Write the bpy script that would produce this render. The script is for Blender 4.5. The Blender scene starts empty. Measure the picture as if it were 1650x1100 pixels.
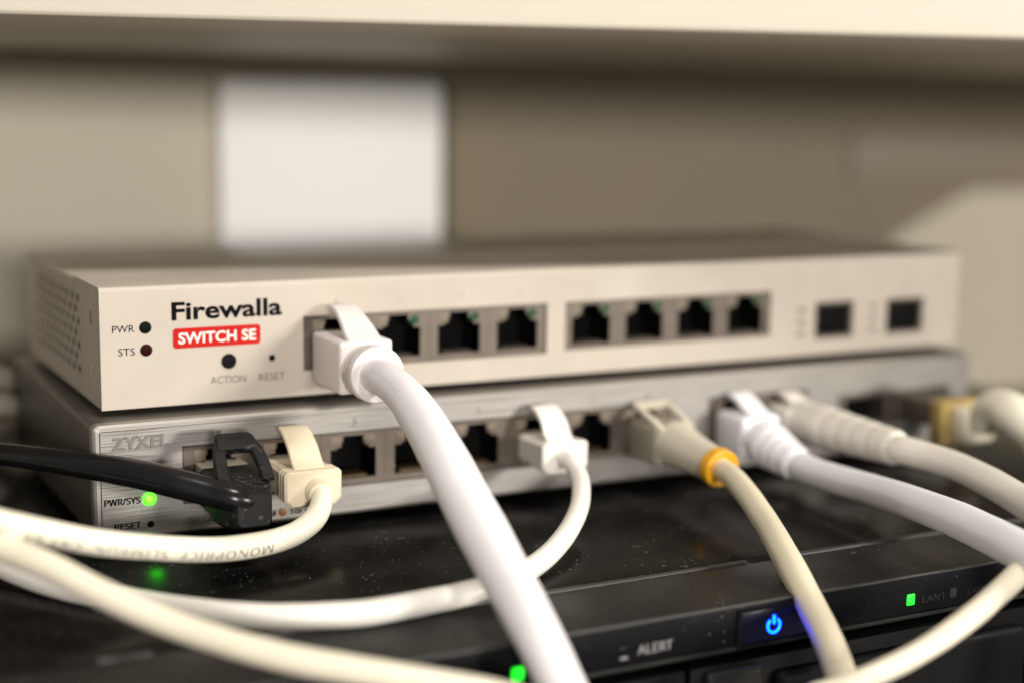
import bpy, bmesh, math, random
from mathutils import Vector, Matrix, noise as mnoise
random.seed(7)
S = 0.001                                   # every length below is in millimetres
sc = bpy.context.scene
col = sc.collection
PI = math.pi

# ------------------------------------------------------------------ camera
cam = bpy.data.cameras.new('camera')
cam_ob = bpy.data.objects.new('camera', cam)
col.objects.link(cam_ob)
RX = (0.88677, -0.46202, 0.01358); RY = (0.05861, 0.14154, 0.98820); RZ = (-0.45848, -0.87551, 0.15259)
cam_ob.matrix_world = Matrix(((RX[0], RY[0], RZ[0], -69.34*S), (RX[1], RY[1], RZ[1], -335.67*S),
                              (RX[2], RY[2], RZ[2], 98.31*S), (0, 0, 0, 1)))
cam.sensor_width = 36; cam.sensor_fit = 'HORIZONTAL'
cam.lens = 53.275
cam.shift_x = -0.00498; cam.shift_y = -0.00076
cam.clip_start = 0.01; cam.clip_end = 50
cam.dof.use_dof = True
cam.dof.focus_distance = 338*S
cam.dof.aperture_fstop = 53.275/11.5
cam.dof.aperture_blades = 0
sc.camera = cam_ob

# ------------------------------------------------------------------ world and lamps
w = bpy.data.worlds.new('World'); sc.world = w; w.use_nodes = True
bg = w.node_tree.nodes['Background']
bg.inputs[0].default_value = (1.0, 0.94, 0.85, 1); bg.inputs[1].default_value = 0.25

def lamp(name, target, az, el, dist, power, shape, sx, sy, color):
    l = bpy.data.lights.new(name, 'AREA')
    l.shape = shape; l.size = sx
    if shape in ('RECTANGLE', 'ELLIPSE'): l.size_y = sy
    l.energy = power; l.color = color
    o = bpy.data.objects.new(name, l); col.objects.link(o)
    a, e = math.radians(az), math.radians(el)
    d = Vector((math.sin(a)*math.cos(e), -math.cos(a)*math.cos(e), math.sin(e)))
    o.location = Vector(target)*S + d*dist
    o.rotation_euler = d.to_track_quat('Z', 'Y').to_euler()
    return o
lamp('ceiling_lamp', (60, -60, 10), 68, 27, 1.5, 11.0, 'DISK', .15, .15, (1, .93, .83))
lamp('overhead_lamp', (90, -40, 20), 8, 66, 1.4, 9.5, 'DISK', .22, .22, (1, .945, .87))
lamp('room_lamp', (110, 60, 60), 24, 4, 2.2, 24.0, 'RECTANGLE', .34, .16, (1, .945, .87))
lamp('second_room_lamp', (110, 60, 60), -12, 6, 2.2, 25.0, 'RECTANGLE', .34, .18, (1, .95, .89))

sc.view_settings.view_transform = 'Standard'
sc.view_settings.look = 'None'
sc.view_settings.exposure = 0
sc.view_settings.gamma = 1
sc.cycles.use_denoising = True
sc.cycles.max_bounces = 8

# ------------------------------------------------------------------ materials
def mat(name, c, rough=.5, metal=0.0, var=0.0, vscale=300, bump=0.0, bscale=2500, emit=None, estr=0, brushed=False,
        specks=0.0, alpha=None, spec=.5, coat=0.0, stain=None):
    m = bpy.data.materials.new(name); m.use_nodes = True
    nt = m.node_tree; b = nt.nodes['Principled BSDF']
    b.inputs['Base Color'].default_value = (*c, 1)
    b.inputs['Roughness'].default_value = rough
    b.inputs['Metallic'].default_value = metal
    b.inputs['Specular IOR Level'].default_value = spec
    b.inputs['Coat Weight'].default_value = coat
    if emit:
        b.inputs['Emission Color'].default_value = (*emit, 1); b.inputs['Emission Strength'].default_value = estr
    tc = nt.nodes.new('ShaderNodeTexCoord')
    vec = tc.outputs['Object']
    def noise(scale, detail=3, v=vec):
        n = nt.nodes.new('ShaderNodeTexNoise'); n.inputs['Scale'].default_value = scale
        n.inputs['Detail'].default_value = detail; nt.links.new(v, n.inputs['Vector']); return n
    def ramp(src, a, ca, b_, cb):
        r = nt.nodes.new('ShaderNodeValToRGB')
        r.color_ramp.elements[0].position = a; r.color_ramp.elements[0].color = (*ca, 1)
        r.color_ramp.elements[1].position = b_; r.color_ramp.elements[1].color = (*cb, 1)
        nt.links.new(src, r.inputs[0]); return r
    last = None
    if brushed:
        mp = nt.nodes.new('ShaderNodeMapping'); mp.inputs['Scale'].default_value = (55, 1500, 3000)
        nt.links.new(vec, mp.inputs['Vector'])
        n = noise(1.0, 4, mp.outputs[0])
        r = ramp(n.outputs['Fac'], .3, tuple(x*(1-var) for x in c), .7, tuple(min(1, x*(1+var)) for x in c))
        last = r.outputs[0]
        rr = ramp(n.outputs['Fac'], .3, (rough*.8,)*3, .7, (min(1, rough*1.2),)*3)
        nt.links.new(rr.outputs[0], b.inputs['Roughness'])
        bp = nt.nodes.new('ShaderNodeBump'); bp.inputs['Strength'].default_value = bump or .2
        bp.inputs['Distance'].default_value = .0001
        nt.links.new(n.outputs['Fac'], bp.inputs['Height']); nt.links.new(bp.outputs[0], b.inputs['Normal'])
    else:
        if var:
            n = noise(vscale)
            r = ramp(n.outputs['Fac'], .3, tuple(x*(1-var) for x in c), .7, tuple(min(1, x*(1+var)) for x in c))
            last = r.outputs[0]
            rr = ramp(n.outputs['Fac'], .3, (max(.03, rough*(1-var)),)*3, .7, (min(1, rough*(1+var)),)*3)
            nt.links.new(rr.outputs[0], b.inputs['Roughness'])
        if bump:
            n2 = noise(bscale, 2)
            bp = nt.nodes.new('ShaderNodeBump'); bp.inputs['Strength'].default_value = bump
            bp.inputs['Distance'].default_value = .0001
            nt.links.new(n2.outputs['Fac'], bp.inputs['Height']); nt.links.new(bp.outputs[0], b.inputs['Normal'])
    if stain:
        n3 = noise(stain[1], 4)
        r3 = ramp(n3.outputs['Fac'], .60, (0, 0, 0), .72, (stain[2],)*3)
        mx = nt.nodes.new('ShaderNodeMix'); mx.data_type = 'RGBA'
        nt.links.new(r3.outputs[0], mx.inputs['Factor'])
        if last: nt.links.new(last, mx.inputs['A'])
        else: mx.inputs['A'].default_value = (*c, 1)
        mx.inputs['B'].default_value = (*stain[0], 1)
        last = mx.outputs['Result']
    if specks:
        v = nt.nodes.new('ShaderNodeTexVoronoi'); v.inputs['Scale'].default_value = 480
        v.inputs['Randomness'].default_value = 1
        nt.links.new(vec, v.inputs['Vector'])
        r4 = ramp(v.outputs['Distance'], .05, (1, 1, 1), .13, (0, 0, 0))
        n5 = noise(45, 3)
        r5 = ramp(n5.outputs['Fac'], .38, (0, 0, 0), .7, (specks,)*3)
        mm = nt.nodes.new('ShaderNodeMath'); mm.operation = 'MULTIPLY'
        nt.links.new(r4.outputs[0], mm.inputs[0]); nt.links.new(r5.outputs[0], mm.inputs[1])
        mx = nt.nodes.new('ShaderNodeMix'); mx.data_type = 'RGBA'
        nt.links.new(mm.outputs[0], mx.inputs['Factor'])
        if last: nt.links.new(last, mx.inputs['A'])
        else: mx.inputs['A'].default_value = (*c, 1)
        mx.inputs['B'].default_value = (.42, .40, .36, 1)
        last = mx.outputs['Result']
        # a thin dull film of dust in drifts
        n6 = noise(28, 5)
        r6 = ramp(n6.outputs['Fac'], .35, (rough*.75,)*3, .75, (min(1, rough*1.7),)*3)
        nt.links.new(r6.outputs[0], b.inputs['Roughness'])
    if last: nt.links.new(last, b.inputs['Base Color'])
    return m

M = {
 'pale_paint': mat('pale_paint', (.495, .437, .370), .48, var=.035, specks=.10, vscale=90, bump=.12, bscale=2600),
 'lid_paint': mat('lid_paint', (.50, .445, .365), .30, spec=.7, var=.04, vscale=90, bump=.12, bscale=2600),
 'ink': mat('ink', (.005, .0045, .005), .5, spec=.03),
 'grey_ink': mat('grey_ink', (.16, .145, .13), .5, spec=.08),
 'faint_ink': mat('faint_ink', (.40, .36, .31), .5),
 'red': mat('badge_red', (.50, .013, .010), .4, spec=.08),
 'white_ink': mat('white_ink', (.86, .80, .74), .45),
 'hole': mat('dark_hole', (.006, .006, .006), .6, spec=.08),
 'black_plastic': mat('black_plastic', (.006, .0062, .0055), .6, spec=.04, var=.2, vscale=400),
 'button': mat('button_rubber', (.008, .007, .009), .6, spec=.06),
 'led_green_off': mat('dark_green_lens', (.0015, .005, .002), .45, spec=.06),
 'led_red_off': mat('dark_red_lens', (.022, .0015, .001), .45, spec=.06),
 'tin': mat('tin_shield', (.125, .103, .083), .42, metal=.5, var=.12, vscale=260),
 'nickel': mat('nickel_spring', (.72, .66, .56), .22, metal=1, var=.08, vscale=300),
 'copper': mat('copper_spring', (.19, .15, .115), .6, metal=.4, var=.12, vscale=300),
 'gold': mat('gold_contact', (.30, .22, .11), .4, metal=.8),
 'pcb': mat('green_lens', (.008, .055, .02), .45, spec=.25),
 'cream_lens': mat('cream_lens', (.20, .17, .13), .5, spec=.2),
 'brushed': mat('brushed_steel', (.30, .287, .268), .44, metal=.7, var=.30, brushed=True, bump=.55),
 'edge_steel': mat('edge_steel', (.34, .32, .295), .5, metal=.7, var=.10, brushed=True, bump=.2),
 'dark_steel': mat('dark_steel', (.115, .105, .092), .42, metal=.5, var=.1, vscale=120, bump=.1),
 'emboss': mat('embossed_steel', (.185, .177, .163), .45, metal=.6, var=.1, brushed=True, bump=.3),
 'led_green': mat('green_led', (.05, .5, .02), .3, emit=(.013, 1.0, .002), estr=16),
 'led_green_core': mat('green_led_core', (.2, .6, .05), .3, emit=(.013, 1.0, .002), estr=28),
 'led_green_dim': mat('green_led_dim', (.03, .25, .02), .3, emit=(.05, .8, .02), estr=.12),
 'led_pure': mat('pure_green_led', (.02, .4, .02), .3, emit=(.004, 1.0, .02), estr=2.0),
 'orange': mat('orange_dot', (.28, .105, .02), .45),
 'blue': mat('blue_led', (.02, .2, .6), .3, emit=(.0, .018, 1.0), estr=45),
 'server_top': mat('black_lacquer', (.009, .0085, .0075), .22, var=.15, vscale=60, specks=.9, bump=.06, bscale=900, spec=.1),
 'server_trim': mat('black_trim', (.015, .0145, .0135), .38, spec=.12, var=.15, vscale=60, specks=.8, bump=.1, bscale=1500),
 'server_face': mat('black_bezel', (.0045, .0045, .006), .42, spec=.08, var=.15, vscale=80, specks=.35),
 'edge_plastic': mat('edge_plastic', (.032, .032, .03), .32, spec=.5),
 'gloss_black': mat('gloss_black', (.003, .003, .005), .25, spec=.2),
 'lit_key': mat('blue_lit_key', (.003, .003, .006), .25, spec=.2, emit=(.01, .05, 1.0), estr=.010),
 'tray': mat('tray_plastic', (.005, .005, .0055), .55, spec=.08, var=.2, vscale=100),
 'bezel_ink': mat('bezel_ink', (.24, .24, .24), .5, spec=.1),
 'bezel_ink_dim': mat('bezel_ink_dim', (.028, .028, .03), .5, spec=.08),
 'white_cable': mat('white_jacket', (.82, .795, .82), .36, var=.015, vscale=120, bump=.05, bscale=700, stain=((.58, .55, .61), 62, .75)),
 'white_boot': mat('white_boot', (.80, .75, .735), .42, var=.02, vscale=150, bump=.05, bscale=900),
 'thin_white': mat('thin_white_jacket', (.86, .825, .76), .30, var=.02, vscale=120, bump=.05, bscale=700),
 'cream_cable': mat('cream_jacket', (.88, .835, .69), .30, var=.025, vscale=110, bump=.05, bscale=700, stain=((.60, .52, .38), 70, .30)),
 'cream_loop': mat('warm_cream_jacket', (.87, .80, .64), .30, var=.03, vscale=110, bump=.05, bscale=700, stain=((.60, .52, .38), 70, .30)),
 'beige_boot': mat('beige_boot', (.74, .64, .47), .42, var=.03, vscale=150, bump=.06, bscale=900),
 'yellow_jacket': mat('beige_jacket', (.72, .65, .49), .42, var=.03, vscale=120, bump=.05, bscale=700),
 'dark_boot': mat('dark_beige_boot', (.33, .30, .235), .45, var=.03, vscale=150),
 'grey_boot': mat('grey_beige_boot', (.62, .57, .46), .45, var=.03, vscale=150),
 'yellow': mat('yellow_ring', (.85, .42, .012), .38),
 'cool_white': mat('cool_white_jacket', (.86, .85, .89), .36, var=.02, vscale=120, bump=.05, bscale=700),
 'grey_white': mat('grey_white_jacket', (.76, .72, .64), .40, var=.03, vscale=120, bump=.05, bscale=700),
 'black_rubber': mat('black_rubber', (.010, .0098, .0095), .6, spec=.25, var=.25, vscale=500, bump=.5, bscale=2600, stain=((.09, .085, .078), 420, .8)),
 'black_jacket': mat('black_jacket', (.007, .0072, .0078), .24, spec=.35, var=.1, vscale=150, bump=.06, bscale=600),
 'clear_plug': mat('clear_plug', (.34, .29, .235), .2, var=.1, vscale=300),
 'dust': mat('pale_dust', (.32, .30, .27), .8),
 'jacket_ink': mat('jacket_ink', (.27, .245, .215), .6),
 'jacket_ink_faint': mat('jacket_ink_faint', (.68, .66, .69), .6),
 'brass': mat('brass_latch', (.52, .38, .14), .45, metal=.5),
 'wall': mat('wall_paint', (.47, .433, .345), .75, var=.04, vscale=14, bump=.1, bscale=500),
 'shade_strip_board': mat('strip_and_board_tone', (.30, .265, .195), .7, var=.05, vscale=14),  # darker beige painting the shade band under the shelf; lower board shares it
 'board': mat('light_patch_white', (.89, .885, .87), .6, var=.015, vscale=12),  # very pale, paints the patch of light on the wall
 'panel': mat('shaded_wall_brown', (.175, .147, .096), .65, var=.14, vscale=9),  # wall in shade, put into the colour
 'wall_band': mat('brown_band', (.185, .157, .108), .6, var=.14, vscale=9),
 'grey_box': mat('grey_card', (.46, .41, .35), .7, var=.05, vscale=10),
 'shelf': mat('cream_shelf', (.625, .57, .475), .5, var=.02, vscale=10, bump=.06, bscale=400),
 'bundle': mat('grey_bundle_jacket', (.40, .36, .29), .5, var=.05, vscale=80),
}

# ------------------------------------------------------------------ helpers
def thing(name, label, cat, loc, group=None, kind=None):
    o = bpy.data.objects.new(name, None); col.objects.link(o)
    o.location = Vector(loc)*S; o.empty_display_size = .01
    o['label'] = label; o['category'] = cat; o['mm'] = [float(x) for x in loc]
    if group: o['group'] = group
    if kind: o['kind'] = kind
    return o
def root_mm(p):
    while p is not None:
        if 'mm' in p: return Vector(p['mm'])
        p = p.parent
    return Vector((0, 0, 0))
def obj(name, bm, m, parent=None, smooth=True, label=None, origin=None):
    o_mm = root_mm(parent) if parent is not None else Vector(origin or (0, 0, 0))
    for v in bm.verts: v.co = (v.co - o_mm)*S
    bmesh.ops.recalc_face_normals(bm, faces=bm.faces)
    me = bpy.data.meshes.new(name); bm.to_mesh(me); bm.free()
    me.materials.append(M[m])
    if smooth:
        me.polygons.foreach_set('use_smooth', [True]*len(me.polygons))
        me.set_sharp_from_angle(angle=math.radians(32))
    o = bpy.data.objects.new(name, me); col.objects.link(o)
    if parent is not None:
        o.parent = parent
    else:
        o.location = o_mm*S
    if label: o['label'] = label
    return o
def box(bm, x0, x1, y0, y1, z0, z1, bev=0.0, seg=2, rot=None, about=None):
    r = bmesh.ops.create_cube(bm, size=1)
    vs = r['verts']
    for v in vs:
        v.co = Vector(((x0+x1)/2 + v.co.x*(x1-x0), (y0+y1)/2 + v.co.y*(y1-y0), (z0+z1)/2 + v.co.z*(z1-z0)))
    if bev:
        es = list({e for v in vs for e in v.link_edges})
        rr = bmesh.ops.bevel(bm, geom=es, offset=bev, segments=seg, affect='EDGES', profile=.5)
        vs = list({v for f in rr['faces'] for v in f.verts} | {v for v in vs if v.is_valid})
    if rot is not None:
        bmesh.ops.rotate(bm, verts=vs, cent=Vector(about), matrix=rot)
    return vs
def B(*a, **k):
    bm = bmesh.new(); box(bm, *a, **k); return bm
def plate(bm, x0, x1, z0, z1, holes, y0, y1):
    """a plate in the xz plane with rectangular holes (they may join), front at y0, back at y1"""
    xs = sorted({x0, x1, *[h[0] for h in holes], *[h[1] for h in holes]})
    zs = sorted({z0, z1, *[h[2] for h in holes], *[h[3] for h in holes]})
    def solid(i, j):
        if i < 0 or j < 0 or i >= len(xs)-1 or j >= len(zs)-1: return False
        cx, cz = (xs[i]+xs[i+1])/2, (zs[j]+zs[j+1])/2
        return not any(h[0] < cx < h[1] and h[2] < cz < h[3] for h in holes)
    V = {}
    def v(i, j, y):
        k = (i, j, y)
        if k not in V: V[k] = bm.verts.new((xs[i], y, zs[j]))
        return V[k]
    for i in range(len(xs)-1):
        for j in range(len(zs)-1):
            if not solid(i, j): continue
            bm.faces.new([v(i, j, y0), v(i+1, j, y0), v(i+1, j+1, y0), v(i, j+1, y0)])
            bm.faces.new([v(i, j, y1), v(i, j+1, y1), v(i+1, j+1, y1), v(i+1, j, y1)])
            for di, dj, a, b in ((-1, 0, (i, j), (i, j+1)), (1, 0, (i+1, j), (i+1, j+1)), (0, -1, (i, j), (i+1, j)), (0, 1, (i, j+1), (i+1, j+1))):
                if not solid(i+di, j+dj):
                    bm.faces.new([v(*a, y0), v(*b, y0), v(*b, y1), v(*a, y1)])
def disc(bm, cx, cz, r, y0, y1, n=28, dome=0.0):
    """a short cylinder facing -y (front y0), optionally domed"""
    rings = [(r, y1), (r, y0)]
    if dome:
        for k in range(1, 5):
            a = k/5*PI/2; rings.append((r*math.cos(a), y0-dome*math.sin(a)))
    else:
        rings.append((r*.9, y0-.06))
    prev = None
    for rr, y in rings:
        cur = [bm.verts.new((cx+rr*math.cos(2*PI*i/n), y, cz+rr*math.sin(2*PI*i/n))) for i in range(n)]
        if prev:
            for i in range(n): bm.faces.new([prev[i], prev[(i+1) % n], cur[(i+1) % n], cur[i]])
        prev = cur
    bm.faces.new(prev)
def catmull(P, sub=10):
    """centripetal-ish smooth curve through 4-vectors (x, y, z, r)"""
    P = [Vector(p) for p in P]
    Q = [P[0]*2-P[1]] + P + [P[-1]*2-P[-2]]
    out = []
    for i in range(1, len(Q)-2):
        p0, p1, p2, p3 = Q[i-1], Q[i], Q[i+1], Q[i+2]
        t0 = 0; t1 = t0+max(1e-4, (p1-p0).length)**.5; t2 = t1+max(1e-4, (p2-p1).length)**.5; t3 = t2+max(1e-4, (p3-p2).length)**.5
        for k in range(sub):
            t = t1+(t2-t1)*k/sub
            A1 = p0*((t1-t)/(t1-t0))+p1*((t-t0)/(t1-t0)); A2 = p1*((t2-t)/(t2-t1))+p2*((t-t1)/(t2-t1)); A3 = p2*((t3-t)/(t3-t2))+p3*((t-t2)/(t3-t2))
            B1 = A1*((t2-t)/(t2-t0))+A2*((t-t0)/(t2-t0)); B2 = A2*((t3-t)/(t3-t1))+A3*((t-t1)/(t3-t1))
            out.append(B1*((t2-t)/(t2-t1))+B2*((t-t1)/(t2-t1)))
    out.append(P[-1])
    for _ in range(3):                                   # relax kinks a little
        out = [out[0]] + [(out[i-1]+out[i]*2+out[i+1])/4 for i in range(1, len(out)-1)] + [out[-1]]
    return out
def tube(bm, pts, n=28, cap=True):
    """pts: list of (x, y, z, r)"""
    ps = [Vector(p[:3]) for p in pts]; rs = [p[3] for p in pts]
    T = [((ps[min(i+1, len(ps)-1)]-ps[max(i-1, 0)]).normalized()) for i in range(len(ps))]
    up = Vector((0, 0, 1)) if abs(T[0].z) < .9 else Vector((1, 0, 0))
    nrm = (up-T[0]*up.dot(T[0])).normalized()
    rings = []
    for i, p in enumerate(ps):
        nrm = (nrm-T[i]*nrm.dot(T[i])).normalized(); b = T[i].cross(nrm)
        rings.append([bm.verts.new(p+(nrm*math.cos(2*PI*k/n)+b*math.sin(2*PI*k/n))*rs[i]) for k in range(n)])
    for a, b in zip(rings, rings[1:]):
        for k in range(n): bm.faces.new([a[k], a[(k+1) % n], b[(k+1) % n], b[k]])
    if cap:
        bm.faces.new(rings[0]); bm.faces.new(rings[-1][::-1])
def lathe(bm, p0, p1, prof, n=36):
    """profile (distance from p0 towards p1, radius)"""
    p0, p1 = Vector(p0), Vector(p1); d = (p1-p0).normalized()
    tube(bm, [(*(p0+d*t), r) for t, r in prof], n) if False else None
    up = Vector((0, 0, 1)); nrm = (up-d*up.dot(d)).normalized(); b = d.cross(nrm)
    prev = None; first = None
    for t, r in prof:
        c = p0+d*t
        cur = [bm.verts.new(c+(nrm*math.cos(2*PI*k/n)+b*math.sin(2*PI*k/n))*r) for k in range(n)]
        if prev:
            for k in range(n): bm.faces.new([prev[k], prev[(k+1) % n], cur[(k+1) % n], cur[k]])
        else: first = cur
        prev = cur
    bm.faces.new(first[::-1]); bm.faces.new(prev)
def strip(bm, cx, path, th):
    """a bent flat strip: path of (y, z, halfwidth[, dx]); th is its thickness"""
    P = [(Vector((0, p[0], p[1])), p[2], p[3] if len(p) > 3 else 0) for p in path]
    prev = None
    for i, (p, hw, dx) in enumerate(P):
        t = (P[min(i+1, len(P)-1)][0]-P[max(i-1, 0)][0]).normalized()
        nn = Vector((0, -t.z, t.y))*th/2
        c = .22*th
        ring = []
        for sx, sn, ix in ((-1, 1, c), (1, 1, c), (1, .5, 0), (1, -.5, 0), (1, -1, c), (-1, -1, c), (-1, -.5, 0), (-1, .5, 0)):
            ring.append(bm.verts.new(Vector((cx+dx+sx*(hw-ix), 0, 0))+p+nn*sn))
        if prev:
            for k in range(8): bm.faces.new([prev[k], prev[(k+1) % 8], ring[(k+1) % 8], ring[k]])
        else: bm.faces.new(ring[::-1])
        prev = ring
    bm.faces.new(prev)
def smooth_path(path, sub=5):
    P = [Vector(tuple(p)+(0,)*(4-len(p))) for p in path]
    return [tuple(v) for v in catmull(P, sub)]

try:
    SANS = bpy.data.fonts.load(bpy.utils.system_resource('DATAFILES', path='fonts')+'/NotoSansHebrew-Regular.woff2')
except Exception:
    SANS = None
def text_bm(s, bold=0.0, extrude=0.0, spacing=1.0, sans=False):
    """flat lettering as a mesh, x to the right, y up"""
    cu = bpy.data.curves.new('lettering', 'FONT'); cu.body = s; cu.size = 1; cu.extrude = extrude
    sans = sans and SANS is not None
    if sans: cu.font = SANS
    else: cu.offset = bold
    cu.resolution_u = 3; cu.space_character = spacing
    o = bpy.data.objects.new('lettering', cu); col.objects.link(o)
    dg = bpy.context.evaluated_depsgraph_get(); dg.update()
    me = bpy.data.meshes.new_from_object(o.evaluated_get(dg), depsgraph=dg)
    bm = bmesh.new(); bm.from_mesh(me)
    if sans and bold:                                   # heavier strokes: the same letters again, a hair to the side
        for k, (dx, dy) in enumerate(((bold, 0), (-bold, 0), (0, bold*.6))):
            n0 = len(bm.verts); bm.from_mesh(me); bm.verts.ensure_lookup_table()
            for v in bm.verts[n0:]: v.co += Vector((dx, dy, .004*(k+1)))
    bpy.data.objects.remove(o); bpy.data.curves.remove(cu); bpy.data.meshes.remove(me)
    return bm
def text_on_face(s, x0, x1, z0, z1, y, m, parent, bold=0.0, extrude=0.0, name='lettering', spacing=1.0, sans=False):
    bm = text_bm(s, bold, extrude/max(.01, (z1-z0)), spacing, sans)
    xs = [v.co.x for v in bm.verts]; ys = [v.co.y for v in bm.verts]
    ax, bx, ay, by = min(xs), max(xs), min(ys), max(ys)
    for v in bm.verts:
        v.co = Vector((x0+(v.co.x-ax)/(bx-ax)*(x1-x0), y-v.co.z*(z1-z0), z0+(v.co.y-ay)/(by-ay)*(z1-z0)))
    return obj(name, bm, m, parent, smooth=False)
def text_on_tube(s, curve, s0, length, height, face, m, parent, flip=False, bold=0.0, spacing=1.1):
    """print s along a cable: curve is the dense list of (x,y,z,r); face is the direction the letters look towards"""
    bm = text_bm(s, bold, 0, spacing, True)
    bmesh.ops.triangulate(bm, faces=bm.faces)
    bmesh.ops.subdivide_edges(bm, edges=[e for e in bm.edges if e.calc_length() > .35], cuts=2)
    xs = [v.co.x for v in bm.verts]; ys = [v.co.y for v in bm.verts]
    ax, bx, ay, by = min(xs), max(xs), min(ys), max(ys)
    ps = [Vector(p[:3]) for p in curve]; acc = [0]
    for a, b in zip(ps, ps[1:]): acc.append(acc[-1]+(b-a).length)
    for v in bm.verts:
        u = (v.co.x-ax)/(bx-ax); h = ((v.co.y-ay)/(by-ay)-.5)*height
        d = s0+u*length
        i = max(0, min(len(ps)-2, next((k for k in range(len(acc)-1) if acc[k+1] >= d), len(ps)-2)))
        f = (d-acc[i])/max(1e-6, acc[i+1]-acc[i])
        c = ps[i].lerp(ps[i+1], f); r = curve[i][3]*(1-f)+curve[i+1][3]*f+.03
        t = (ps[min(i+2, len(ps)-1)]-ps[max(0, i-1)]).normalized()
        fd = Vector(face); n = (fd-t*fd.dot(t)).normalized(); bb = n.cross(t)
        a = h/r*(-1 if flip else 1)
        v.co = c+(n*math.cos(a)+bb*math.sin(a))*r
    return obj('lettering', bm, m, parent, smooth=False)

# ------------------------------------------------------------------ the setting: wall, shelf, lower board
wall = obj('wall', B(-900, 1500, 260, 285, -120, 420), 'wall', smooth=False)
wall['kind'] = 'structure'; wall['label'] = 'beige painted wall behind the stacked equipment'
obj('shade_strip_board', B(-900, 1500, 253, 259.9, 109.6, 116.8, .8), 'shade_strip_board', wall)  # added strip; its dark tone stands for the shade under the shelf
lower = obj('lower_shelf', B(-700, 1300, -60, 258, -72, -49.6, 1.0), 'shade_strip_board', smooth=False)
lower['kind'] = 'structure'; lower['label'] = 'shelf board under the black server'

sh = thing('shelf', 'cream painted shelf board running across the top above both switches', 'shelf', (110, 60, 120))
bm = bmesh.new()
box(bm, -420, 900, 0, 420, 0, 45, 1.2, 4)
bmesh.ops.rotate(bm, verts=bm.verts, cent=(0, 0, 0), matrix=Matrix.Rotation(math.radians(-15.4), 3, 'Z'))
bmesh.ops.translate(bm, verts=bm.verts, vec=(-13, 24, 117.1))
# the board stops at the wall behind it
g = bmesh.ops.bisect_plane(bm, geom=bm.verts[:]+bm.edges[:]+bm.faces[:], plane_co=(0, 252.8, 0), plane_no=(0, 1, 0), clear_outer=True)
bmesh.ops.contextual_create(bm, geom=[e for e in g['geom_cut'] if isinstance(e, bmesh.types.BMEdge)])
obj('board', bm, 'shelf', sh)

wb = thing('light_patch_panel', 'white panel added on the beige wall, its colour standing for a patch of light', 'panel', (152, 245, -3))
obj('board', B(106, 203, 255, 259.8, -49.5, 107.6, 1.2), 'board', wb)  # added board; its pale colour stands for light falling on the wall
cp = thing('shaded_wall_panel', 'dark olive brown panel added right of the white one, its colour standing for shaded wall', 'panel', (500, 245, -3))
bm = bmesh.new()
pf = [(204, -49.5), (448, -49.5), (448, 36), (500, 60), (1100, 60), (1100, 109), (204, 109)]
fr = [bm.verts.new((x, 250, z)) for x, z in pf]; bk = [bm.verts.new((x, 259.9, z)) for x, z in pf]
bm.faces.new(fr); bm.faces.new(bk[::-1])
for i in range(7): bm.faces.new([fr[i], fr[(i+1) % 7], bk[(i+1) % 7], bk[i]])
bmesh.ops.bevel(bm, geom=list(bm.edges), offset=1.0, segments=2, affect='EDGES')
obj('board', bm, 'panel', cp)  # added board; its darker brown stands for the shaded right part of the wall
obj('wall_band', B(420, 1100, 248.4, 249.9, 64, 89, .6), 'wall_band', cp)  # added strip, slightly lighter brown, for a faint band on the wall

# ------------------------------------------------------------------ jacks
def jack(parent, cx, z0, y, style, plugged=False):
    """one shielded socket: frame plate with a stepped opening, a dark cavity, contacts and two corner windows"""
    w2, h = 8.3, 13.0
    bm = bmesh.new()
    o = 1.5
    holes = [(cx-5.9, cx+5.9, z0+o, z0+o+7.4), (cx-4.1, cx+4.1, z0+o+7.4, z0+o+9.2), (cx-2.6, cx+2.6, z0+o+9.2, z0+o+10.6)]
    plate(bm, cx-w2, cx+w2, z0, z0+h, holes, y, y+.6)
    p = obj('port', bm, 'tin', parent)
    bm = bmesh.new()
    X0, X1, Z0, Z1, Y0, Y1 = cx-7, cx+7, z0+.8, z0+12.6, y+.62, y+13
    v = [bm.verts.new(c) for c in ((X0, Y0, Z0), (X1, Y0, Z0), (X1, Y0, Z1), (X0, Y0, Z1), (X0, Y1, Z0), (X1, Y1, Z0), (X1, Y1, Z1), (X0, Y1, Z1))]
    for f in ((4, 5, 6, 7), (0, 1, 5, 4), (1, 2, 6, 5), (2, 3, 7, 6), (3, 0, 4, 7)): bm.faces.new([v[i] for i in f])
    obj('cavity', bm, 'hole', p, smooth=False)
    if not plugged:
        bm = bmesh.new()
        for k in range(8):
            xx = cx-3.57+k*1.02
            box(bm, xx-.22, xx+.22, y+1.2, y+7.5, z0+o+.1, z0+o+.5)
        obj('contacts', bm, 'tin' if style == 'pale' else 'gold', p, smooth=False)
    lw = [B(cx-5.8, cx-3.0, y-.06, y+2.5, z0+o+7.9, z0+o+10.6, .2), B(cx+3.0, cx+5.8, y-.06, y+2.5, z0+o+7.9, z0+o+10.6, .45)]
    a, b = {'pale': ('cream_lens', 'pcb'), 'steel': ('copper', 'copper')}[style]
    obj('corner_window', lw[0], a, p); obj('corner_window', lw[1], b, p)
    return p

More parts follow.
